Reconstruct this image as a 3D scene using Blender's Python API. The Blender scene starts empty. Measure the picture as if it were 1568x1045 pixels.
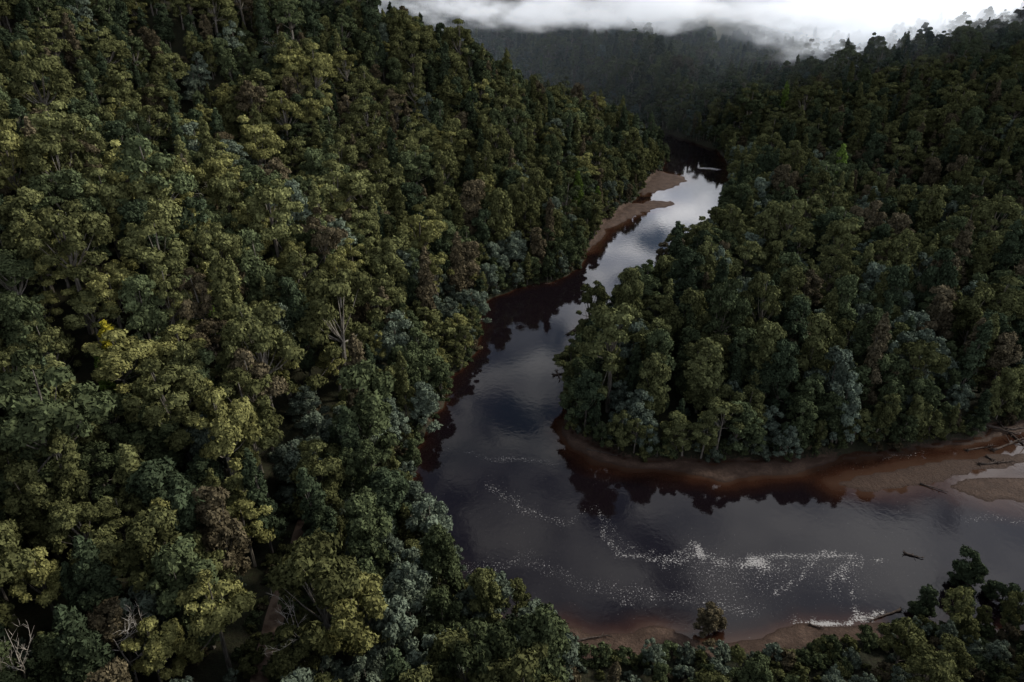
import bpy, math, random
import numpy as np
from mathutils import Vector, Matrix
random.seed(7); rng=np.random.default_rng(7)
scene=bpy.context.scene
scene.view_settings.view_transform='Standard'
scene.view_settings.look='None'
scene.view_settings.exposure=0
TH=math.radians(27.4); ST,CT=math.sin(TH),math.cos(TH); H=120.0
# ---------------- camera
cam=bpy.data.cameras.new('camera'); cam.lens=24; cam.sensor_width=36; cam.clip_end=6000; cam.clip_start=1
co=bpy.data.objects.new('camera',cam); scene.collection.objects.link(co)
co.location=(0,0,H); co.rotation_euler=(math.radians(90)-TH,0,0); scene.camera=co
def raydir(px,py):
    u=(px-784)/1045; v=(522.5-py)/1045
    return np.array([u,CT+v*ST,-ST+v*CT])
def up(px,py,z=0.0):
    d=raydir(px,py); t=(z-H)/d[2]; return (d[0]*t,d[1]*t)
# ---------------- noise
_tab=np.random.default_rng(3).random((256,256))
def vnoise(x,y,s,o=0):
    x=np.asarray(x,float)/s+o*17.3+1000; y=np.asarray(y,float)/s+o*9.1+1000
    xi=np.floor(x).astype(int); yi=np.floor(y).astype(int); fx=x-xi; fy=y-yi
    fx=fx*fx*(3-2*fx); fy=fy*fy*(3-2*fy)
    a=_tab[xi&255,yi&255]; b=_tab[(xi+1)&255,yi&255]; c=_tab[xi&255,(yi+1)&255]; d=_tab[(xi+1)&255,(yi+1)&255]
    return (a*(1-fx)+b*fx)*(1-fy)+(c*(1-fx)+d*fx)*fy
def fbm(x,y,s,o=0,n=4):
    r=0;a=.5;t=0
    for i in range(n):
        r=r+a*vnoise(x,y,s/2**i,o+i*3); t+=a; a*=.5
    return r/t
def sstep(a,b,x):
    t=np.clip((x-a)/(b-a),0,1); return t*t*(3-2*t)
def pdist(x,y,P):
    P=np.asarray(P,float); best=np.full(np.shape(x),1e9)
    for i in range(len(P)-1):
        ax,ay=P[i]; bx,by=P[i+1]; dx,dy=bx-ax,by-ay; L=dx*dx+dy*dy+1e-9
        t=np.clip(((x-ax)*dx+(y-ay)*dy)/L,0,1)
        best=np.minimum(best,np.hypot(x-ax-t*dx,y-ay-t*dy))
    return best
def inside(x,y,P):
    P=np.asarray(P,float); n=len(P); r=np.zeros(np.shape(x),bool)
    for i in range(n):
        ax,ay=P[i]; bx,by=P[(i+1)%n]
        c=((ay>y)!=(by>y))&(x<(bx-ax)*(y-ay)/((by-ay) if by!=ay else 1e-9)+ax)
        r^=c
    return r
# ---------------- river outline
LB=[(-900,1400),(-500,1170),(-150,1010),(-20,860),(62,720),(100,625)]+[up(*p) for p in [(1018,243),(1013,262),(985,290),(960,318),(925,350),(897,385),(887,412),(845,432),(790,442),(744,460),(737,500),(722,545),(690,590),(668,640)]]+\
   [up(px,py,5) for px,py in [(634,680),(632,740),(655,800),(700,860),(745,900),(820,945)]]+[up(*p) for p in [(875,985),(1000,985),(1100,992),(1180,985),(1260,972),(1350,960),(1450,965),(1568,970)]]+[(200,130),(400,160),(1200,150)]
RB=[(-900,1470),(-480,1225),(-110,1055),(25,890),(102,745),(148,640),(172,570)]+[up(*p) for p in [(1120,270),(1114,300),(1104,335),(1094,362),(1050,392),(1020,425),(1000,455),(965,490),(925,522),(887,530),(876,560),(868,600),(866,645),(896,674),(960,700),(1080,710),(1200,706),(1300,694),(1400,688),(1500,668),(1568,638)]]+[(300,260),(500,330),(1200,420)]
RIV=LB+RB[::-1]
CREEK=[(168,600),(225,800),(300,1050),(380,1400),(450,1900)]
S=lambda L:[up(*p) for p in L]
SAND=[(S([(862,646),(872,686),(905,704),(960,714),(1060,729),(1120,733),(1200,728),(1262,713),(1290,702),(1280,697),(1200,708),(1080,712),(960,702),(896,676),(868,648)]),.9,.2),
 (S([(1005,262),(1046,270),(1054,277),(1030,286),(1010,292),(985,300),(980,285)]),.8,.15),
 (S([(965,312),(1000,309),(1030,308),(1034,314),(1008,320),(985,326),(962,334),(925,356),(900,386),(893,383),(920,345)]),.6,.15),
 (S([(1275,742),(1340,725),(1440,712),(1500,700),(1568,690),(1568,706),(1500,722),(1440,740),(1350,750)]),.16,.06),
 (S([(1450,745),(1500,735),(1600,728),(1600,775),(1500,765)]),.22,.06),
 (S([(1290,700),(1400,691),(1500,671),(1568,640),(1600,640),(1590,660),(1500,677),(1400,694),(1300,702)]),.6,.2),
 (S([(640,612),(668,610),(666,632),(655,642),(646,636)]),1.2,.6),
 (S([(835,950),(900,962),(1010,964),(1090,976),(1160,974),(1240,962),(1350,950),(1365,975),(1200,1000),(1000,1008),(860,1000)]),1.0,.5),
 (S([(925,470),(945,468),(935,500),(900,515),(890,505)]),.5,.3)]
LINE=np.array([(180,500),(253,317)],float)
def height(x,y,full=False):
    x=np.asarray(x,float); y=np.asarray(y,float)
    jx=x+(vnoise(x,y,9,1)-.5)*3+(vnoise(x,y,4,51)-.5)*1.6; jy=y+(vnoise(x,y,9,2)-.5)*3+(vnoise(x,y,4,52)-.5)*1.6*(1+3*sstep(250,420,y))
    dl=pdist(jx,jy,LB); dr=pdist(jx,jy,RB); d=np.minimum(dl,dr); inn=inside(jx,jy,RIV)
    n1=fbm(x,y,130,4)-.5; n2=fbm(x,y,35,9)-.5
    bank=1.9*sstep(0,3,d)
    low=sstep(-60,0,x)*sstep(170,110,y)
    shelf=12+22*sstep(190,120,y)
    sl=(.48-.10*sstep(400,560,y))*(1-low)+.1*low
    hl=bank+sl*np.maximum(0,dl-shelf)
    hl=hl+(n1*60+n2*18)*sstep(20,160,dl)*(1-low)
    gul=np.abs(fbm(x*.8+y*.6,(y*.8-x*.6)*.35,90,12,3)-.5)*2
    hl=hl-(1-np.clip(gul*3,0,1))*18*sstep(15,90,dl)*(1-low)
    dirv=LINE[1]-LINE[0]; dirv/=np.hypot(*dirv); nx,ny=-dirv[1],dirv[0]
    dL=(x-LINE[0,0])*nx+(y-LINE[0,1])*ny
    dc=pdist(x,y,CREEK)
    a=np.array(CREEK[0]);b=np.array(CREEK[3])
    cs=(b[0]-a[0])*(y-a[1])-(b[1]-a[1])*(x-a[0])
    pen=bank+1.2*sstep(5,30,dr)+n2*1.5*sstep(5,20,dr)
    hr=pen+np.minimum(np.minimum(.24*np.maximum(0,dL+2),.29*dc+3+.02*np.maximum(0,y-600)),.4*dr)
    hr=hr+(n1*26+n2*12)*sstep(6,60,hr)
    gr=np.abs(fbm(x*.6,y*.8,80,18,3)-.5)*2
    hr=hr-(1-np.clip(gr*3,0,1))*12*sstep(12,50,hr)
    capr=39+np.clip((x-300)*.15,-10,70)+n2*12
    hr=np.where(hr>capr-12,capr-12+12*(1-np.exp(-(hr-capr+12)/12)),hr)
    hr=hr*(1-.55*sstep(770,960,y))
    hf=pen+np.minimum(.5*dr,.46*dc+.03*np.maximum(0,y-600))
    gf=np.abs(fbm(x*.5,y,110,15,3)-.5)*2
    hf=hf+(n1*45+n2*14)*sstep(6,60,hf)-(1-np.clip(gf*3,0,1))*22*sstep(10,70,hf)
    hr=np.where((cs>0)&(y>520),hf,hr)
    hr=hr+190*sstep(1300,2000,y)
    h=np.where(dl<dr,hl,hr)
    cap=250.0
    h=np.where(h>120,120+(cap-120)*(1-np.exp(-(h-120)/(cap-120))),h)
    h=np.maximum(h,.15)
    lf=np.where(dl<dr,1.0,.3)
    bed=-.25-1.5*lf*sstep(0,1.5,d)-2.6*sstep(0,13,d)-.4*fbm(x,y,14,5)*sstep(0,5,d)
    h=np.where(inn,bed,h)
    sand=np.zeros_like(h)
    for P,hh,ss in SAND:
        m=inside(jx,jy,P); e=pdist(jx,jy,P+[P[0]])
        sh=np.where(m,-.02+np.minimum(hh,.13*e+.1)+(fbm(x,y,7,6)-.5)*.25*np.minimum(1,e/3),-.05-ss*e-.02*e*e)
        hh2=np.where(m&(h>sh)&(~inn),np.minimum(h,np.maximum(sh,.1)+.05),np.maximum(h,sh))
        h=np.where(e<14,hh2,np.where(m,hh2,h)); sand=np.maximum(sand,np.where(m,1,np.exp(-e/1.5)))
    if full: return h,inn,dl,dr,sand,dL
    return h
# ---------------- helpers
def mesh_obj(name,V,F,mat=None,smooth=False,link=True):
    me=bpy.data.meshes.new(name); me.from_pydata(V,[],F); me.update()
    if mat: 
        for m in (mat if isinstance(mat,list) else [mat]): me.materials.append(m)
    if smooth: me.polygons.foreach_set('use_smooth',[True]*len(me.polygons))
    o=bpy.data.objects.new(name,me)
    if link: scene.collection.objects.link(o)
    return o
def fattr(me,name,a):
    at=me.attributes.new(name,'FLOAT','POINT'); at.data.foreach_set('value',np.asarray(a,np.float32).ravel())
def newmat(name):
    m=bpy.data.materials.new(name); m.use_nodes=True; nt=m.node_tree; nt.nodes.clear()
    out=nt.nodes.new('ShaderNodeOutputMaterial'); return m,nt,out
class NB:
    def __init__(s,nt): s.nt=nt
    def n(s,t,ins=None,**kw):
        nd=s.nt.nodes.new(t)
        for k,v in kw.items(): setattr(nd,k,v)
        if ins:
            for k,v in ins.items():
                if isinstance(v,bpy.types.NodeSocket): s.nt.links.new(v,nd.inputs[k])
                else: nd.inputs[k].default_value=v
        return nd
    def math(s,op,a,b=0.0,clamp=False):
        nd=s.n('ShaderNodeMath',{0:a,1:b},operation=op); nd.use_clamp=clamp; return nd.outputs[0]
    def mr(s,v,a,b,c=0.0,d=1.0,sm=True):
        return s.n('ShaderNodeMapRange',{0:v,1:a,2:b,3:c,4:d},interpolation_type='SMOOTHSTEP' if sm else 'LINEAR').outputs[0]
    def mix(s,f,a,b):
        nd=s.nt.nodes.new('ShaderNodeMix'); nd.data_type='RGBA'
        for i,v in ((0,f),(6,a),(7,b)):
            if isinstance(v,bpy.types.NodeSocket): s.nt.links.new(v,nd.inputs[i])
            else: nd.inputs[i].default_value=(tuple(v)+(1,) if i>0 and len(v)==3 else v)
        return nd.outputs[2]
    def attr(s,name,t='GEOMETRY'):
        return s.n('ShaderNodeAttribute',attribute_name=name,attribute_type=t)
    def noise(s,vec,sc,det=4,rough=.55,dist=0):
        return s.n('ShaderNodeTexNoise',{'Vector':vec,'Scale':sc,'Detail':det,'Roughness':rough,'Distortion':dist}).outputs['Fac']
# ---------------- materials
def leaf_material():
    m,nt,out=newmat('leaves'); B=NB(nt)
    t=B.attr('tint','INSTANCER'); lv=B.attr('lv').outputs['Fac']
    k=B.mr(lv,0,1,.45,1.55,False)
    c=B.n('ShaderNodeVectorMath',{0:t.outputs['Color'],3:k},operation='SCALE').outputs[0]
    d=B.n('ShaderNodeBsdfDiffuse',{'Color':c}).outputs[0]
    nt.links.new(d,out.inputs[0]); return m
LEAF=leaf_material()
def simple(name,c1,c2,sc,rough=.85,stretch=(1,1,1)):
    m,nt,out=newmat(name); B=NB(nt)
    tc=B.n('ShaderNodeTexCoord').outputs['Object']
    v=B.n('ShaderNodeMapping',{'Vector':tc,'Scale':stretch}).outputs[0]
    f=B.mr(B.noise(v,sc,3),.3,.7)
    c=B.mix(f,c1,c2)
    p=B.n('ShaderNodeBsdfDiffuse',{'Color':c})
    nt.links.new(p.outputs[0],out.inputs[0]); return m
BARK=simple('bark',(.06,.052,.043),(.17,.155,.13),1.2,.9,(3,3,.5))
DEADW=simple('weathered_wood',(.20,.18,.155),(.38,.35,.31),1.5,.9,(3,3,.5))
WETLOG=simple('wet_driftwood',(.025,.02,.017),(.10,.08,.068),1.0,.7,(1,4,4))
DIRT=simple('track_dirt',(.06,.04,.028),(.13,.095,.07),.5,.95)
# ---------------- ground grid
def axis(segs):
    r=[]
    for a,b,s in segs: r+=list(np.arange(a,b,s))
    return np.array(r)
GX=axis([(-1500,-500,40),(-500,-120,9),(-120,-60,4),(-60,200,1.4),(200,340,4),(340,900,14),(900,3600.1,60)])
GY=axis([(-400,0,20),(0,80,5),(80,260,1.4),(260,560,2.2),(560,760,6),(760,1500,14),(1500,3600.1,60)])
XX,YY=np.meshgrid(GX,GY); hh,inn,dl,dr,sand,_dl=height(XX,YY,True)
nx_,ny_=len(GX),len(GY)
idx=np.arange(nx_*ny_).reshape(ny_,nx_)
Fq=np.stack([idx[:-1,:-1],idx[:-1,1:],idx[1:,1:],idx[1:,:-1]],-1).reshape(-1,4)
m,nt,out=newmat('ground'); B=NB(nt)
pos=B.n('ShaderNodeNewGeometry').outputs['Position']
sd=B.attr('sand').outputs['Fac']; hg=B.attr('hgt').outputs['Fac']
n1=B.mr(B.noise(pos,.25,6),.3,.7); n2=B.mr(B.noise(pos,1.6,5),.3,.7)
forest=B.mix(n1,(.010,.010,.006),(.024,.020,.012))
forest=B.mix(B.math('MULTIPLY',n2,.5),forest,(.022,.030,.012))
sandc=B.mix(n1,(.045,.0275,.019),(.088,.057,.041)); sandc=B.mix(B.math('MULTIPLY',n2,.6),sandc,(.026,.0165,.012))
wet=B.mr(hg,.02,.30,1,0); sandc=B.mix(wet,sandc,(.028,.0155,.0105))
f=B.mr(B.math('ADD',sd,B.math('MULTIPLY',B.math('SUBTRACT',n2,.5),.6)),.35,.65)
c=B.mix(f,forest,sandc)
bmp=B.n('ShaderNodeBump',{'Height':B.noise(pos,1.2,8,.7),'Strength':.9,'Distance':.5}).outputs[0]
p=B.n('ShaderNodeBsdfPrincipled',{'Base Color':c,'Roughness':.8,'Normal':bmp,'Specular IOR Level':.12})
nt.links.new(p.outputs[0],out.inputs[0])
g=mesh_obj('ground',np.stack([XX,YY,hh],-1).reshape(-1,3).tolist(),Fq.tolist(),m,True)
fattr(g.data,'sand',sand); fattr(g.data,'hgt',hh)
# ---------------- water
FO=[([(905,790),(925,825),(950,850),(1000,862),(1070,850),(1120,865),(1180,850),(1260,848),(1350,862)],1.2,1.1),
    ([(930,800),(960,835),(1010,850),(1060,842)],.9,.8),([(1000,870),(1080,866),(1150,872),(1240,862)],.9,.8),
    ([(1055,835),(1068,848),(1075,856)],1.1,1.9),([(1140,850),(1165,862)],1.2,1.4),([(1190,856),(1270,842),(1310,850)],1.1,1.1),
    ([(1262,848),(1228,880),(1180,905)],1.0,.95),([(1330,862),(1290,885),(1310,915),(1325,940)],.9,1.2),([(1300,862),(1270,890),(1290,930)],.7,.95),
    ([(680,688),(760,702),(850,708)],1.2,.65),([(745,745),(800,785),(860,800),(905,775)],1.6,.62),
    ([(1215,958),(1250,950),(1300,953),(1360,946)],.9,1.9),([(720,880),(800,860),(900,900),(1000,910),(1150,935)],2,.52),
    ([(1080,885),(1200,875),(1300,885)],8,.46),([(1470,800),(1568,795)],2,.5),([(728,489),(738,489)],1.2,1.6),([(735,462),(790,441),(850,431)],1.2,.8),([(1078,258),(1100,260)],3.5,1.6),([(1262,705),(1420,692)],.8,.6)]
foam=np.zeros_like(XX)
wx=XX+(fbm(XX,YY,9,21)-.5)*9; wy=YY+(fbm(XX,YY,9,22)-.5)*9
for P,w,a in FO:
    e=pdist(wx,wy,S(P)); foam=np.maximum(foam,a*np.exp(-(e/w)**2))
foam*=.6+.9*fbm(XX,YY,9,29)
foam=foam+.44*sstep(260,150,YY)*fbm(XX,YY,22,23)
keep=(hh.reshape(-1)[Fq].min(1)<.4)
Fw=Fq[keep]; used=np.unique(Fw); remap=-np.ones(nx_*ny_,int); remap[used]=np.arange(len(used))
Vw=np.stack([XX.ravel()[used],YY.ravel()[used],np.zeros(len(used))],-1)
m,nt,out=newmat('water'); B=NB(nt)
pos=B.n('ShaderNodeNewGeometry').outputs['Position']
dep=B.attr('depth').outputs['Fac']; fo=B.attr('foam').outputs['Fac']
nn=B.math('MULTIPLY',B.math('SUBTRACT',B.noise(pos,.12,5),.5),.9)
dd=B.math('ADD',dep,nn)
rp=B.n('ShaderNodeValToRGB',{0:B.mr(dd,0,3.0,0,1,False)}); cr=rp.color_ramp
cr.elements[0].color=(.042,.023,.015,1); cr.elements[1].position=1; cr.elements[1].color=(.0048,.0032,.0042,1)
e=cr.elements.new(.18); e.color=(.022,.0092,.0055,1); e=cr.elements.new(.5); e.color=(.009,.0042,.0036,1)
vor=B.n('ShaderNodeTexVoronoi',{'Vector':pos,'Scale':1.3,'Randomness':1.0})
fn=B.noise(pos,2.2,6,.75); 
sp=B.math('MULTIPLY',B.mr(vor.outputs['Distance'],.12,.4,1,0),B.mr(vor.outputs['Color'],.3,.8,.2,1))
amt=B.math('ADD',B.math('MULTIPLY',sp,.24),B.mr(fn,.3,.8,0,1.0))
th=B.mr(B.math('ADD',amt,B.math('MULTIPLY',fo,.42)),.84,1.14)
th=B.math('MULTIPLY',th,B.mr(fo,.05,.8,.18,.85))
col=B.mix(th,rp.outputs[0],(.30,.29,.28))
bn=B.noise(pos,.5,4,.5,.5); bn2=B.noise(pos,3.0,3)
hsum=B.math('ADD',B.math('MULTIPLY',bn,.04),B.math('MULTIPLY',bn2,.006))
bmp=B.n('ShaderNodeBump',{'Height':hsum,'Strength':.3,'Distance':1.0}).outputs[0]
p=B.n('ShaderNodeBsdfPrincipled',{'Base Color':col,'Roughness':B.mr(th,0,1,.02,.7),'IOR':1.33,'Normal':bmp})
nt.links.new(p.outputs[0],out.inputs[0])
w=mesh_obj('river_water',Vw.tolist(),remap[Fw].tolist(),m,True)
fattr(w.data,'depth',np.maximum(0,-hh.ravel()[used])); fattr(w.data,'foam',foam.ravel()[used])
# ---------------- tree builder
def tube(V,F,pts,rad,n=6):
    b=len(V)
    pts=[Vector(p) for p in pts]
    for i,p in enumerate(pts):
        t=(pts[min(i+1,len(pts)-1)]-pts[max(i-1,0)]).normalized()
        a=t.orthogonal().normalized(); c=t.cross(a)
        for k in range(n):
            an=2*math.pi*k/n; V.append(tuple(p+(a*math.cos(an)+c*math.sin(an))*rad[i]))
    for i in range(len(pts)-1):
        for k in range(n):
            F.append((b+i*n+k,b+i*n+(k+1)%n,b+(i+1)*n+(k+1)%n,b+(i+1)*n+k))
def make_tree(name,kind,seed):
    r=np.random.default_rng(seed); V=[];F=[]
    clumps=[]
    if kind=='euc':
        Ht=23;cw=5.0
        for i in range(27):
            a=r.uniform(0,6.283); q=math.sqrt(r.uniform(0,1))*cw
            z=Ht-1.5-(q/cw)**2*5.5-r.uniform(0,1)*4.5*(1 if r.random()<.6 else 2.4)
            rad=r.uniform(.9,1.9); clumps.append((q*math.cos(a),q*math.sin(a),z,rad,rad*r.uniform(.55,.8)))
        ls=.34; dens=23; tr=.38; first=.45
    elif kind=='myr':
        Ht=19;cw=3.2
        for i in range(42):
            t=r.uniform(0,1); z=3.5+t*(Ht-4.5); w=cw*math.sqrt(max(0.04,1-((t-.45)/.64)**2))
            a=r.uniform(0,6.283); q=w*math.sqrt(r.uniform(.3,1))
            rad=r.uniform(.7,1.5); clumps.append((q*math.cos(a),q*math.sin(a),z,rad,rad))
        clumps.append((0,0,Ht-1.3,1.3,1.3)); clumps.append((0.3,0,Ht*.55,2.0,4.5))
        ls=.33; dens=20; tr=.28; first=.3
    elif kind=='wat':
        Ht=14;cw=3.8
        for i in range(44):
            a=r.uniform(0,6.283); q=math.sqrt(r.uniform(0,1))*cw
            z=Ht-.8-(q/cw)**2*5-r.uniform(0,1)*7
            rad=r.uniform(.5,1.3); clumps.append((q*math.cos(a),q*math.sin(a),z,rad,rad*.9))
        ls=.28; dens=26; tr=.2; first=.15
    elif kind=='con':
        Ht=21;cw=2.7
        for i in range(46):
            t=r.uniform(0,1)**.8; z=4+t*(Ht-5); w=cw*(1-t*.82)+.25
            a=r.uniform(0,6.283); q=w*r.uniform(.4,1)
            rad=r.uniform(.6,1.2)*(1.15-.45*t); clumps.append((q*math.cos(a),q*math.sin(a),z,rad,rad*1.05))
        clumps.append((0,0,Ht-.8,.6,1.2)); clumps.append((0,0,Ht*.5,1.4,5))
        ls=.32; dens=22; tr=.26; first=.2
    else:
        Ht=4.5;cw=2.2
        for i in range(16):
            a=r.uniform(0,6.283); q=math.sqrt(r.uniform(0,1))*cw
            z=Ht-.8-(q/cw)**2*2-r.uniform(0,1)*2.2
            rad=r.uniform(.5,1.0); clumps.append((q*math.cos(a),q*math.sin(a),z,rad,rad*.8))
        ls=.34; dens=20; tr=.09; first=.1
    lean=Vector((r.normal(0,.5),r.normal(0,.5),0))
    tp=[(0,0,-1.5),(lean.x*.2,lean.y*.2,Ht*.25),(lean.x*.8,lean.y*.8,Ht*.55),(lean.x,lean.y,Ht*.85)]
    tube(V,F,tp,[tr*1.3,tr,tr*.7,tr*.15],6)
    for c in clumps[:18]:
        z0=max(Ht*first,c[2]-Ht*.3); k=min(1,z0/(Ht*.85)); s=Vector((lean.x*k,lean.y*k,z0))
        e_=Vector(c[:3]); mid=s.lerp(e_,.5)+Vector((0,0,-.35)); 
        tube(V,F,[s,mid,e_],[tr*.36,tr*.24,tr*.08],3)
    nb=len(F); LV=[];lv=[];CV=[];CF=[];cl=[]
    ph=[(0,0,1),(.894,0,.447),(.276,.851,.447),(-.724,.526,.447),(-.724,-.526,.447),(.276,-.851,.447),(.724,.526,-.447),(-.276,.851,-.447),(-.894,0,-.447),(-.276,-.851,-.447),(.724,-.526,-.447),(0,0,-1)]
    pf=[(0,1,2),(0,2,3),(0,3,4),(0,4,5),(0,5,1),(1,6,2),(2,7,3),(3,8,4),(4,9,5),(5,10,1),(6,7,2),(7,8,3),(8,9,4),(9,10,5),(10,6,1),(11,7,6),(11,8,7),(11,9,8),(11,10,9),(11,6,10)]
    for c in clumps:
        n=int(dens*4*c[3]*c[3]*(c[4]/c[3])**.5*2.1)
        d=r.normal(size=(n,3)); d/=np.linalg.norm(d,axis=1)[:,None]; d[:,2]=np.where(d[:,2]<-.35,-d[:,2],d[:,2])
        lump=1+.18*np.sin(d[:,0]*5+c[0])*np.sin(d[:,1]*5+c[1]*2)
        P=d*np.array([c[3],c[3],c[4]])*(r.uniform(.62,1.14,n)*lump)[:,None]+np.array(c[:3])
        nr=d+r.normal(size=(n,3))*.5; nr/=np.linalg.norm(nr,axis=1)[:,None]
        t=np.cross(nr,r.normal(size=(n,3))); t/=np.linalg.norm(t,axis=1)[:,None]; b=np.cross(nr,t)
        s=(ls*r.uniform(.6,1.3,n))[:,None]
        LV.append(np.stack([P+t*s,P+b*s*.75-t*s*.5,P-b*s*.75-t*s*.6],1).reshape(-1,3))
        cv=r.uniform(.2,.8); lv.append(np.repeat(np.clip(cv+r.normal(0,.22,n),0,1),3))
        bb=len(CV)
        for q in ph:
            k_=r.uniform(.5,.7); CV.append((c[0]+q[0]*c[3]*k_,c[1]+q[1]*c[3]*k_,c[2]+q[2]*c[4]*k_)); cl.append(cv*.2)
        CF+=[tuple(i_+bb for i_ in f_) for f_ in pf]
    LV=np.concatenate(LV); lv=np.concatenate(lv); b0=len(V)
    nl=len(LV)//3; fi=(np.arange(nl*3).reshape(-1,3)+b0)
    V=V+LV.tolist(); F=F+fi.tolist(); b1=len(V)
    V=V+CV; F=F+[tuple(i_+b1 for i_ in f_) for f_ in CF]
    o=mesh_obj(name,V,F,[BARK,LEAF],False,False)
    mi=np.ones(len(F),np.int32); mi[:nb]=0; o.data.polygons.foreach_set('material_index',mi)
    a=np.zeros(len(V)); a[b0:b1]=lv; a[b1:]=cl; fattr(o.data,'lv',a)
    return o
KN={'euc':'eucalyptus_tree','myr':'myrtle_tree','wat':'wattle_tree','con':'sassafras_tree','shr':'riverside_shrub'}
KINDS=[('euc',6),('myr',6),('wat',5),('con',4),('shr',2)]
pcol=bpy.data.collections.new('tree_kinds'); scene.collection.children.link(pcol)
protos=[];kidx={}
for k,n in KINDS:
    kidx[k]=[]
    for i in range(n):
        kidx[k].append(len(protos)); protos.append((k,make_tree(KN[k],k,100+len(protos)*7)))
order=sorted(range(len(protos)),key=lambda i:protos[i][1].name)
for i in order: pcol.objects.link(protos[i][1])
name2pos={i:j for j,i in enumerate(order)}
# ---------------- scatter
def tree_points():
    X=[];Y=[]
    for (x0,x1,y0,y1,s) in [(-560,640,30,560,6.9),(-900,900,560,1000,8.4),(-1000,1400,1000,1400,13)]:
        gx,gy=np.meshgrid(np.arange(x0,x1,s),np.arange(y0,y1,s))
        gx=gx+rng.uniform(-.55,.55,gx.shape)*s; gy=gy+rng.uniform(-.55,.55,gy.shape)*s
        X.append(gx.ravel()); Y.append(gy.ravel())
    return np.concatenate(X),np.concatenate(Y)
def ground_hit(px,py,off):
    d=raydir(px,py); t=np.arange(60,1600,1.0); P=d[None]*t[:,None]; z=H+P[:,2]
    hgt=height(P[:,0],P[:,1])+off; i=np.argmax(z<hgt); return P[i,0],P[i,1],float(hgt[i]-off),t[i]
TRACK=[ground_hit(px,py,0)[:2] for px,py in [(392,1180),(397,1100),(402,1040),(412,990),(428,930),(450,860),(470,790),(500,720),(512,680)]]
TR2=[(x*(1-7/math.hypot(x,y)),y*(1-7/math.hypot(x,y))) for x,y in TRACK[:5]]
tx,ty=tree_points()
bx=[];by=[]
for P,k0,k1 in ((LB[3:],.2,2.0),(RB[3:-2],.8,3.0)):
    for i in range(len(P)-1):
        a,b=np.array(P[i]),np.array(P[i+1]); Ln=np.hypot(*(b-a)); n_=max(1,int(Ln/3.8)); nrm=np.array([-(b-a)[1],(b-a)[0]])/Ln
        for j in range(n_):
            q=a+(b-a)*(j+rng.random())/n_
            for sgn in (1,-1):
                k_=rng.uniform(k0,k1); bx.append(q[0]+nrm[0]*sgn*k_); by.append(q[1]+nrm[1]*sgn*k_)
nb_=len(bx)
isb=np.concatenate([np.zeros(len(tx),bool),np.ones(nb_,bool)]); tx=np.concatenate([tx,bx]); ty=np.concatenate([ty,by])
sel=np.abs(tx)<.82*ty+75; tx,ty,isb=tx[sel],ty[sel],isb[sel]
th_,tin,tdl,tdr,tsand,tdL=height(tx,ty,True)
dtr=pdist(tx,ty,TRACK); dtr2=pdist(tx,ty,TR2)
dw=np.minimum(tdl,tdr)
nearbank=(tx>8)&(ty<122)&(tdl<tdr)
ok=(~tin)&(th_>.2)&(tsand<.75)&(dtr>np.where(ty<120,5.0,3.4))&(dtr2>4.5)&~((dw<3.2)&(~isb))
ok&=~(nearbank&(tx<72)&(dw<10)&(rng.random(len(tx))<.75))
clear=fbm(tx,ty,30,31)>.78
ok&=~clear
tx,ty,th_,dw,tdl,tdr,dtr,nearbank,tdL=[a[ok] for a in (tx,ty,th_,dw,tdl,tdr,dtr,nearbank,tdL)]
N=len(tx); print('trees',N)
left=tdl<tdr
zn2=fbm(tx,ty,45,42); 
PAL={'olive':(.084,.088,.036),'yel':(.150,.147,.054),'dark':(.037,.049,.027),'blue':(.092,.112,.080),'brown':(.082,.068,.041),'lime':(.085,.125,.026),'gold':(.22,.19,.02),'mid':(.058,.071,.034)}
recs=[]
R=rng.random((N,6))
HERO=[(272,525,15,'euc','yel',1.3),(385,560,15,'euc','yel',1.15),(255,820,15,'euc','yel',1.0),(372,790,15,'euc','yel',1.0),(325,930,15,'euc','yel',1.2),(60,890,16,'euc','yel',1.0),
 (470,895,14,'myr','mid',1.3),(620,890,10,'wat','blue',1.45),(600,960,10,'wat','blue',1.4),(660,1000,10,'wat','blue',1.3),(780,1000,10,'wat','blue',1.3),(500,1025,10,'wat','blue',1.1),
 (560,1030,10,'wat','blue',1.1),(1000,1010,5,'wat','blue',.6),(160,520,13,'con','gold',1.1),(165,590,10,'con','lime',1.),(325,490,10,'myr','lime',.6),(230,1010,14,'euc','yel',.9),
 (180,950,14,'euc','brown',.9),(1090,950,7,'wat','brown',.75),(1480,890,8,'myr','dark',.8),(1540,910,8,'wat','dark',.8),(1410,935,6,'myr','dark',.6),(560,300,14,'euc','yel',1.),(450,390,14,'euc','yel',1.2),(390,400,14,'euc','yel',1.1),(520,430,14,'euc','yel',1.1),
 (450,240,14,'euc','olive',1.2),(240,200,15,'euc','yel',1.15),(150,140,15,'euc','olive',1.2),(580,310,14,'euc','yel',1.),(470,600,10,'wat','blue',1.2),(580,600,10,'wat','blue',1.3),(480,650,10,'wat','blue',1.3),(560,660,10,'wat','blue',1.4),(810,960,8,'wat','mid',1.1),
 (450,700,10,'wat','blue',1.3),(600,640,10,'wat','blue',1.2),(650,460,10,'wat','blue',1.1),(430,490,14,'myr','blue',1.1),(720,980,10,'wat','blue',1.1),(1140,440,10,'wat','blue',1.1),(1180,540,10,'wat','blue',1.1),(1030,440,10,'wat','blue',1.0)]
hx=[]
for px,py,cz,k,c,s in HERO:
    x,y,z,t=ground_hit(px,py,cz*s); hx.append((x,y))
    recs.append((x,y,z-.3,k,PAL[c],s*1.0,t))
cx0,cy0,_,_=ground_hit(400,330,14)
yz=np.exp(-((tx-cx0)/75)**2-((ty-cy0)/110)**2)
rem=np.zeros(N,bool)
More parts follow.
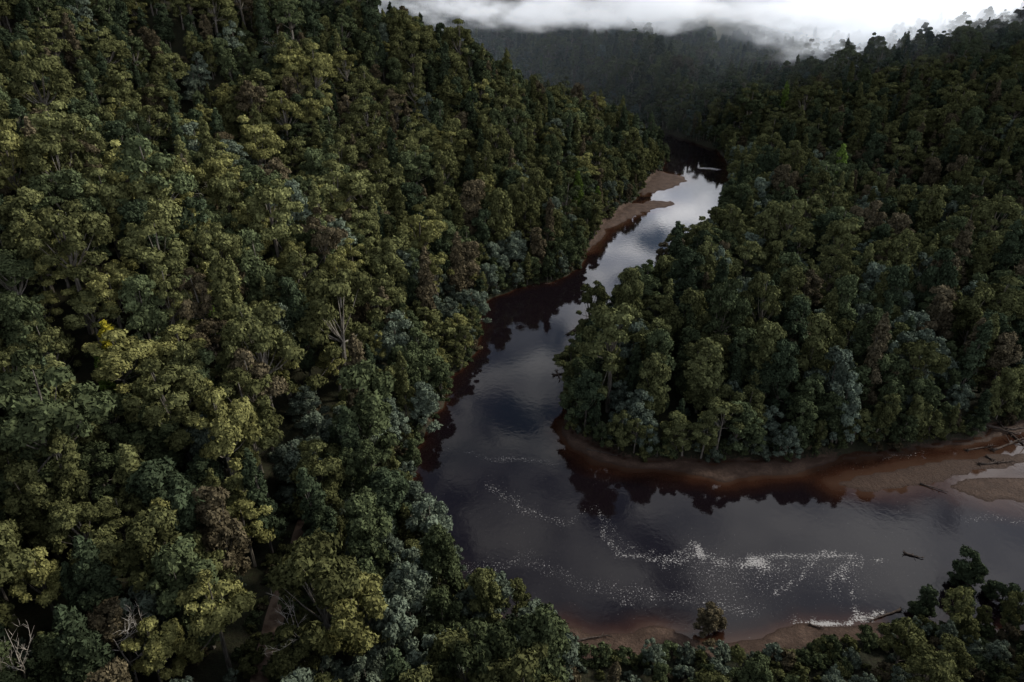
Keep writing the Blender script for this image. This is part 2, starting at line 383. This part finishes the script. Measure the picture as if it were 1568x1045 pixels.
for (x,y),hr_ in zip(hx,HERO): rem|=np.hypot(tx-x,ty-y)<(4.8*hr_[5])
for i in range(N):
    if rem[i]: continue
    r=R[i]; d=dw[i]; x=tx[i];y=ty[i]
    s=.74+.95*r[1]**1.5
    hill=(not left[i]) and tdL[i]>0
    if left[i]:
        pe=.22+.25*yz[i] if d>25 else .06
        pw=.5 if d<22 else (.18 if d<60 else .06)
        if zn2[i]>.56: pe+=.18
    else:
        pe=.20; pw=.5 if (d<14 or (zn2[i]>.50 and not hill)) else .12
    if r[0]<pe: k='euc'; s*=.95
    elif r[0]<pe+pw: k='wat'; s*=1.12
    elif r[0]<pe+pw+(1-pe-pw)*.62: k='myr'
    else: k='con'
    if k=='euc' and r[5]<.12 and d>15: s*=1.25
    if d<5: s*=.70
    elif d<10: s*=.82
    if nearbank[i]: s*=(.40 if x<72 else .58)
    if (x>95 and y<260 and not left[i] and d<14): s*=.8
    q=r[2]
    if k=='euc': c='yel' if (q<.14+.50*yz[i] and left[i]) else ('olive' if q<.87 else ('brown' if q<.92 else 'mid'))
    elif k=='wat': c='blue' if q<.45 else ('mid' if q<.75 else 'olive')
    elif k=='myr': c='mid' if q<.40 else ('dark' if q<.64 else ('olive' if q<.92 else 'brown'))
    else: c='dark' if q<.42 else ('olive' if q<.84 else ('brown' if q<.985 else 'lime'))
    base=np.array(PAL[c])
    v=.74+.48*r[3]
    if left[i]: v*=.84+.38*yz[i]  # sunlit slope patch painted into the leaf tint, dimmer outside it
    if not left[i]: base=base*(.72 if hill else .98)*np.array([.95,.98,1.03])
    if y>620: base=base*.85*np.array([.88,.98,1.15])  # aerial haze painted into the tint: far crowns darker and bluer
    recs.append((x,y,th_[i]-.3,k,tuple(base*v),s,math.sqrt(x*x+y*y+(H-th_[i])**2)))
gx,gy=np.meshgrid(np.arange(-160,330,2.6),np.arange(60,560,2.6)); gx=(gx+rng.uniform(-1.3,1.3,gx.shape)).ravel(); gy=(gy+rng.uniform(-1.3,1.3,gy.shape)).ravel()
sl_=np.abs(gx)<.82*gy+30; gx,gy=gx[sl_],gy[sl_]
h2,in2,dl2,dr2,sa2,_=height(gx,gy,True); d2=np.minimum(dl2,dr2); dt2=pdist(gx,gy,TRACK)
ok=(~in2)&(h2>.15)&(sa2<.8)&(dt2>2.2)&((d2<6)|(dt2<5)|((gy<125)&(gx>0)&(rng.random(len(gx))<.6))|(rng.random(len(gx))<.10))
for x,y,z,d in zip(gx[ok],gy[ok],h2[ok],d2[ok]):
    r=rng.random(4); s=.35+.6*r[0]
    if d<1: s=max(s,.6)
    c='blue' if r[1]<.2 else ('mid' if r[1]<.6 else ('olive' if r[1]<.85 else 'brown'))
    base=np.array(PAL[c])*(.6+.4*r[2])
    recs.append((x,y,z-.1,'shr',tuple(base),s,math.sqrt(x*x+y*y+(H-z)**2)))
near=[];far=[]
for rc in recs:
    vis=abs(rc[0])<.78*max(rc[1],1)+8 and rc[1]>55
    (near if (rc[6]<172 and vis and rc[3]!='shr') else far).append(rc)
print('near',len(near),'far',len(far))
first_used=set()
for rc in near:
    k=rc[3]; pi=kidx[k][int(rng.integers(len(kidx[k])))]
    if pi not in first_used: o=protos[pi][1]; first_used.add(pi)
    else:
        o=bpy.data.objects.new(KN[k],protos[pi][1].data); scene.collection.objects.link(o)
    o.location=rc[:3]; o.rotation_euler=(rng.normal(0,.04),rng.normal(0,.04),rng.uniform(0,6.28)); o.scale=(rc[5]*rng.uniform(.9,1.1),rc[5]*rng.uniform(.9,1.1),rc[5]*rng.uniform(.88,1.12))
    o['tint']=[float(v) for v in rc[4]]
for pi,(k,o) in enumerate(protos):
    if pi in first_used: continue
    for j,rc in enumerate(far):
        if rc[3]==k and rc[1]>100 and rc[6]<260: break
    o.location=rc[:3]; o.scale=(rc[5],)*3; o['tint']=[float(v) for v in rc[4]]; far.pop(j)
n=len(far)
pm=bpy.data.meshes.new('forest'); pm.vertices.add(n)
pm.vertices.foreach_set('co',np.array([rc[:3] for rc in far],np.float32).ravel())
a=pm.attributes.new('idx','INT','POINT'); a.data.foreach_set('value',np.array([name2pos[kidx[rc[3]][int(rng.integers(len(kidx[rc[3]])))]] for rc in far],np.int32))
rot=np.zeros((n,3),np.float32); rot[:,2]=rng.uniform(0,6.28,n); rot[:,:2]=rng.normal(0,.05,(n,2))
a=pm.attributes.new('rot','FLOAT_VECTOR','POINT'); a.data.foreach_set('vector',rot.ravel())
sc=np.array([rc[5] for rc in far])[:,None]*rng.uniform(.83,1.2,(n,3))
a=pm.attributes.new('scl','FLOAT_VECTOR','POINT'); a.data.foreach_set('vector',sc.astype(np.float32).ravel())
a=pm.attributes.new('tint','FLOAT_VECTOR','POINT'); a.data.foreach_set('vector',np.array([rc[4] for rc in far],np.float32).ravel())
fo_=bpy.data.objects.new('forest',pm); scene.collection.objects.link(fo_)
ng=bpy.data.node_groups.new('forest_scatter','GeometryNodeTree')
ng.interface.new_socket('Geometry',in_out='INPUT',socket_type='NodeSocketGeometry'); ng.interface.new_socket('Geometry',in_out='OUTPUT',socket_type='NodeSocketGeometry')
gi=ng.nodes.new('NodeGroupInput'); go=ng.nodes.new('NodeGroupOutput')
ci=ng.nodes.new('GeometryNodeCollectionInfo'); ci.inputs['Collection'].default_value=pcol; ci.inputs['Separate Children'].default_value=True; ci.inputs['Reset Children'].default_value=True
ip=ng.nodes.new('GeometryNodeInstanceOnPoints'); ip.inputs['Pick Instance'].default_value=True
def na(name,t):
    q=ng.nodes.new('GeometryNodeInputNamedAttribute'); q.data_type=t; q.inputs['Name'].default_value=name; return q.outputs['Attribute']
L=ng.links.new
L(gi.outputs[0],ip.inputs['Points']); L(ci.outputs[0],ip.inputs['Instance']); L(na('idx','INT'),ip.inputs['Instance Index'])
L(na('rot','FLOAT_VECTOR'),ip.inputs['Rotation']); L(na('scl','FLOAT_VECTOR'),ip.inputs['Scale']); L(ip.outputs[0],go.inputs[0])
md=fo_.modifiers.new('scatter','NODES'); md.node_group=ng
# ---------------- dirt track
def ribbon(name,P,wd,mat,dz):
    P=np.array(P,float); pts=[]
    for i in range(len(P)-1):
        for t in np.linspace(0,1,10,endpoint=False): pts.append(P[i]*(1-t)+P[i+1]*t)
    pts=np.array(pts); k=np.ones(7)/7
    sm=np.stack([np.convolve(pts[:,0],k,'valid'),np.convolve(pts[:,1],k,'valid')],1)
    t=np.gradient(sm,axis=0); t/=np.linalg.norm(t,axis=1)[:,None]; nr=np.stack([-t[:,1],t[:,0]],1)
    offs=np.linspace(-wd,wd,9); F=[]
    prof=np.array([.1,.02,-.10,-.02,.05,-.02,-.10,.02,.1])
    PX=sm[:,None,0]+nr[:,None,0]*offs[None]; PY=sm[:,None,1]+nr[:,None,1]*offs[None]
    Z=height(PX,PY)+dz+prof[None]
    V=np.stack([PX,PY,Z],-1).reshape(-1,3).tolist()
    for i in range(len(sm)-1):
        for j in range(8): F.append((i*9+j,i*9+j+1,(i+1)*9+j+1,(i+1)*9+j))
    return mesh_obj(name,V,F,mat,True)
ribbon('dirt_track',TRACK,1.9,DIRT,.35)
# ---------------- dead trees and driftwood
def dead_tree(px,py,ht,seed,sc=1):
    r=random.Random(seed); V=[];F=[]
    def br(p,d,L_,rad,lev):
        pts=[p];rs=[rad];q=p.copy();dd=d.copy(); n=4
        for i in range(n):
            dd=(dd+Vector((r.gauss(0,.14),r.gauss(0,.14),r.gauss(0.03,.08)))).normalized(); q=q+dd*L_/n; pts.append(q.copy()); rs.append(rad*(1-.8*(i+1)/n))
        tube(V,F,pts,rs,6 if lev==0 else 4)
        if lev<3:
            for i in range(6 if lev==0 else 4):
                k=r.uniform(.4,1) if lev==0 else r.uniform(.25,1); j=min(n-1,int(k*n)); s=pts[j].lerp(pts[j+1],k*n-j if k*n-j<=1 else 1)
                an=r.uniform(0,6.28); nd=(dd*.6+Vector((math.cos(an),math.sin(an),r.uniform(-.1,.5)))*.8).normalized()
                br(s,nd,L_*r.uniform(.3,.5),rad*(1-.8*k)*.7+.02,lev+1)
    br(Vector((0,0,-1)),Vector((0,0,1)),ht,.32,0)
    o=mesh_obj('dead_tree',V,F,DEADW,True); x,y,z,t=ground_hit(px,py,ht*.6); o.location=(x,y,z); o.scale=(sc,)*3; return o
for i,(px,py,ht) in enumerate([(455,968,18),(185,1015,18),(10,1030,17),(322,335,23),(430,80,24),(640,215,22),(85,640,17)]): dead_tree(px,py,ht,i)
def log(p0,p1,r0,seed,z0=.15,z1=.3,stubs=5):
    r=random.Random(seed); V=[];F=[]
    a=Vector((*p0,z0)); b=Vector((*p1,z1)); Ln=(b-a).length; mid=(a+b)/2
    pts=[];rs=[]
    for i in range(8):
        t=i/7; q=a.lerp(b,t)-mid+Vector((r.gauss(0,.03)*Ln*.3,r.gauss(0,.03)*Ln*.3,r.gauss(0,.05))); pts.append(q); rs.append(r0*(1-.65*t)*r.uniform(.9,1.1))
    rs[0]*=1.5; tube(V,F,pts,rs,8)
    d=(b-a).normalized()
    for i in range(stubs):
        k=r.uniform(.35,1); q=a.lerp(b,k)-mid; s=Vector((-d.y,d.x,0))*(1 if r.random()<.5 else -1)
        e=q+(d*.6+s*r.uniform(.3,1)+Vector((0,0,r.uniform(-.1,.6)))).normalized()*Ln*r.uniform(.12,.3)
        m_=q.lerp(e,.5)+Vector((0,0,.1)); tube(V,F,[q,m_,e],[r0*.4,r0*.28,r0*.08],5)
    for i in range(6):
        an=i*1.05; e=pts[0]+(Vector((-d.y,d.x,0))*math.cos(an)+Vector((0,0,1))*math.sin(an)-d*.4)*r0*3
        tube(V,F,[pts[0],e],[r0*.5,r0*.1],4)
    F.append(tuple(range(7,-1,-1)))
    o=mesh_obj('driftwood_log',V,F,WETLOG,True); o.location=mid
LG=[((868,512),(942,462),.4),((895,500),(948,487),.35),((910,515),(925,470),.3),((880,508),(915,492),.3),((935,458),(955,462),.3),((848,575),(868,572),.4),((852,568),(858,582),.3),((862,614),(880,620),.4),((905,478),(925,500),.3),
 ((1385,848),(1412,856),.28),((1505,655),(1560,668),.5),((1520,690),(1568,672),.4),((1500,712),(1548,708),.35),((1530,650),(1575,690),.35),((1510,700),(1530,712),.3),((1540,660),(1580,655),.4),((1410,742),(1450,755),.2),((900,690),(945,700),.2),((1240,958),(1262,965),.25),((1480,690),(1520,684),.3),((728,492),(736,486),.35),((880,985),(930,975),.25),((1378,935),(1330,952),.25)]
for i,(a,b,r0) in enumerate(LG):
    pa,pb=up(*a),up(*b); za=max(0,float(height([pa[0]],[pa[1]])[0])); zb=max(0,float(height([pb[0]],[pb[1]])[0]))
    log(pa,pb,r0,i,min(za,1.5)+.12,min(zb,1.5)+.3)
# ---------------- fog banks (real volumes plus added glow standing in for multiple scattering)
def fogmat(dens,seed,emi=.35,thr=-.15,amp=1.3):
    m,nt,out=newmat('fog'); B=NB(nt)
    oc=B.n('ShaderNodeTexCoord').outputs['Object']; pos=B.n('ShaderNodeNewGeometry').outputs['Position']
    ln=B.n('ShaderNodeVectorMath',{0:oc},operation='LENGTH').outputs['Value']
    mp=B.n('ShaderNodeMapping',{'Vector':pos,'Scale':(1,1,2.2),'Location':(seed*100,0,0)}).outputs[0]
    nz=B.noise(mp,.012,4,.62)
    v=B.math('ADD',B.math('MULTIPLY',B.math('SUBTRACT',nz,.5),amp),B.math('SUBTRACT',.65,ln))
    f=B.mr(v,thr,thr+.6,0,1)
    d=B.math('MULTIPLY',B.math('MULTIPLY',f,dens),B.mr(ln,.97,.75,0,1))
    pv=B.n('ShaderNodeVolumePrincipled',{'Color':(.96,.97,1,1),'Density':d,'Anisotropy':.2,'Emission Color':(.85,.92,1,1),'Emission Strength':B.math('MULTIPLY',d,emi)})
    nt.links.new(pv.outputs[0],out.inputs['Volume']); m.cycles.volume_step_rate=.7
    return m
def fog(loc,scl,dens,seed,emi=.35,thr=-.15,amp=1.3):
    bpy.ops.mesh.primitive_ico_sphere_add(subdivisions=4,radius=1,location=loc); o=bpy.context.object; o.name='fog_bank'; o.scale=scl; o.data.materials.append(fogmat(dens,seed,emi,thr,amp))
fog((410,770,84),(210,100,60),.022,1,.6,-.1,2.2)
fog((800,1200,160),(700,190,170),.03,4,.5,-.3)
fog((120,950,94),(440,95,36),.020,2,.38,-.12,2.6)
fog((-200,500,140),(330,110,44),.010,3,.25,-.15,1.8)
bpy.ops.mesh.primitive_cube_add(size=1,location=(100,1080,70)); o=bpy.context.object; o.name='valley_haze'; o.scale=(1500,1000,170)
m,nt,out=newmat('haze'); B=NB(nt); v=B.n('ShaderNodeVolumeScatter',{'Color':(.75,.87,1,1),'Density':.00016}); nt.links.new(v.outputs[0],out.inputs['Volume']); o.data.materials.append(m)
# ---------------- light and sky
EL=math.radians(34); AZ=math.radians(68)
sv=Vector((math.cos(EL)*math.sin(AZ),math.cos(EL)*math.cos(AZ),math.sin(EL)))
sun=bpy.data.lights.new('sun','SUN'); sun.energy=4.0; sun.angle=math.radians(9); sun.color=(1,.93,.80)
so=bpy.data.objects.new('sun',sun); scene.collection.objects.link(so); so.rotation_euler=sv.to_track_quat('Z','Y').to_euler(); so.location=(300,0,400)
wd=bpy.data.worlds.new('World'); scene.world=wd; wd.use_nodes=True; nt=wd.node_tree; nt.nodes.clear(); B=NB(nt)
out=nt.nodes.new('ShaderNodeOutputWorld')
sky=nt.nodes.new('ShaderNodeTexSky'); sky.sky_type='NISHITA'; sky.sun_disc=False; sky.sun_elevation=EL; sky.sun_rotation=AZ
b1=B.n('ShaderNodeBackground',{'Color':sky.outputs[0],'Strength':.09})
tc=B.n('ShaderNodeTexCoord').outputs['Generated']; sx=B.n('ShaderNodeSeparateXYZ',{0:tc})
iz=B.math('DIVIDE',1.0,B.math('MAXIMUM',B.math('ADD',sx.outputs[2],.08),.05))
pv=B.n('ShaderNodeCombineXYZ',{0:B.math('MULTIPLY',sx.outputs[0],iz),1:B.math('MULTIPLY',sx.outputs[1],iz),2:0.0}).outputs[0]
glow=B.n('ShaderNodeVectorMath',{0:tc,1:tuple(sv)},operation='DOT_PRODUCT').outputs['Value']
gl=B.mr(glow,.45,1.0,0,1)
cn=B.noise(pv,3.2,4,.6,.3); msk=B.mr(B.math('ADD',B.math('ADD',cn,B.mr(sx.outputs[2],.25,.5,.12,0)),B.math('MULTIPLY',gl,.12)),.45,.58)
cc=B.mix(B.mr(B.noise(pv,5,2),.3,.7),(.38,.42,.52),(.97,.97,1))
b2=B.n('ShaderNodeBackground',{'Color':cc,'Strength':B.math('MULTIPLY',B.mr(sx.outputs[2],.28,.55,2.6,1.0),B.math('ADD',1.0,B.math('MULTIPLY',gl,1.0)))})
mx=B.n('ShaderNodeMixShader',{0:msk,1:b1.outputs[0],2:b2.outputs[0]})
nt.links.new(mx.outputs[0],out.inputs[0])
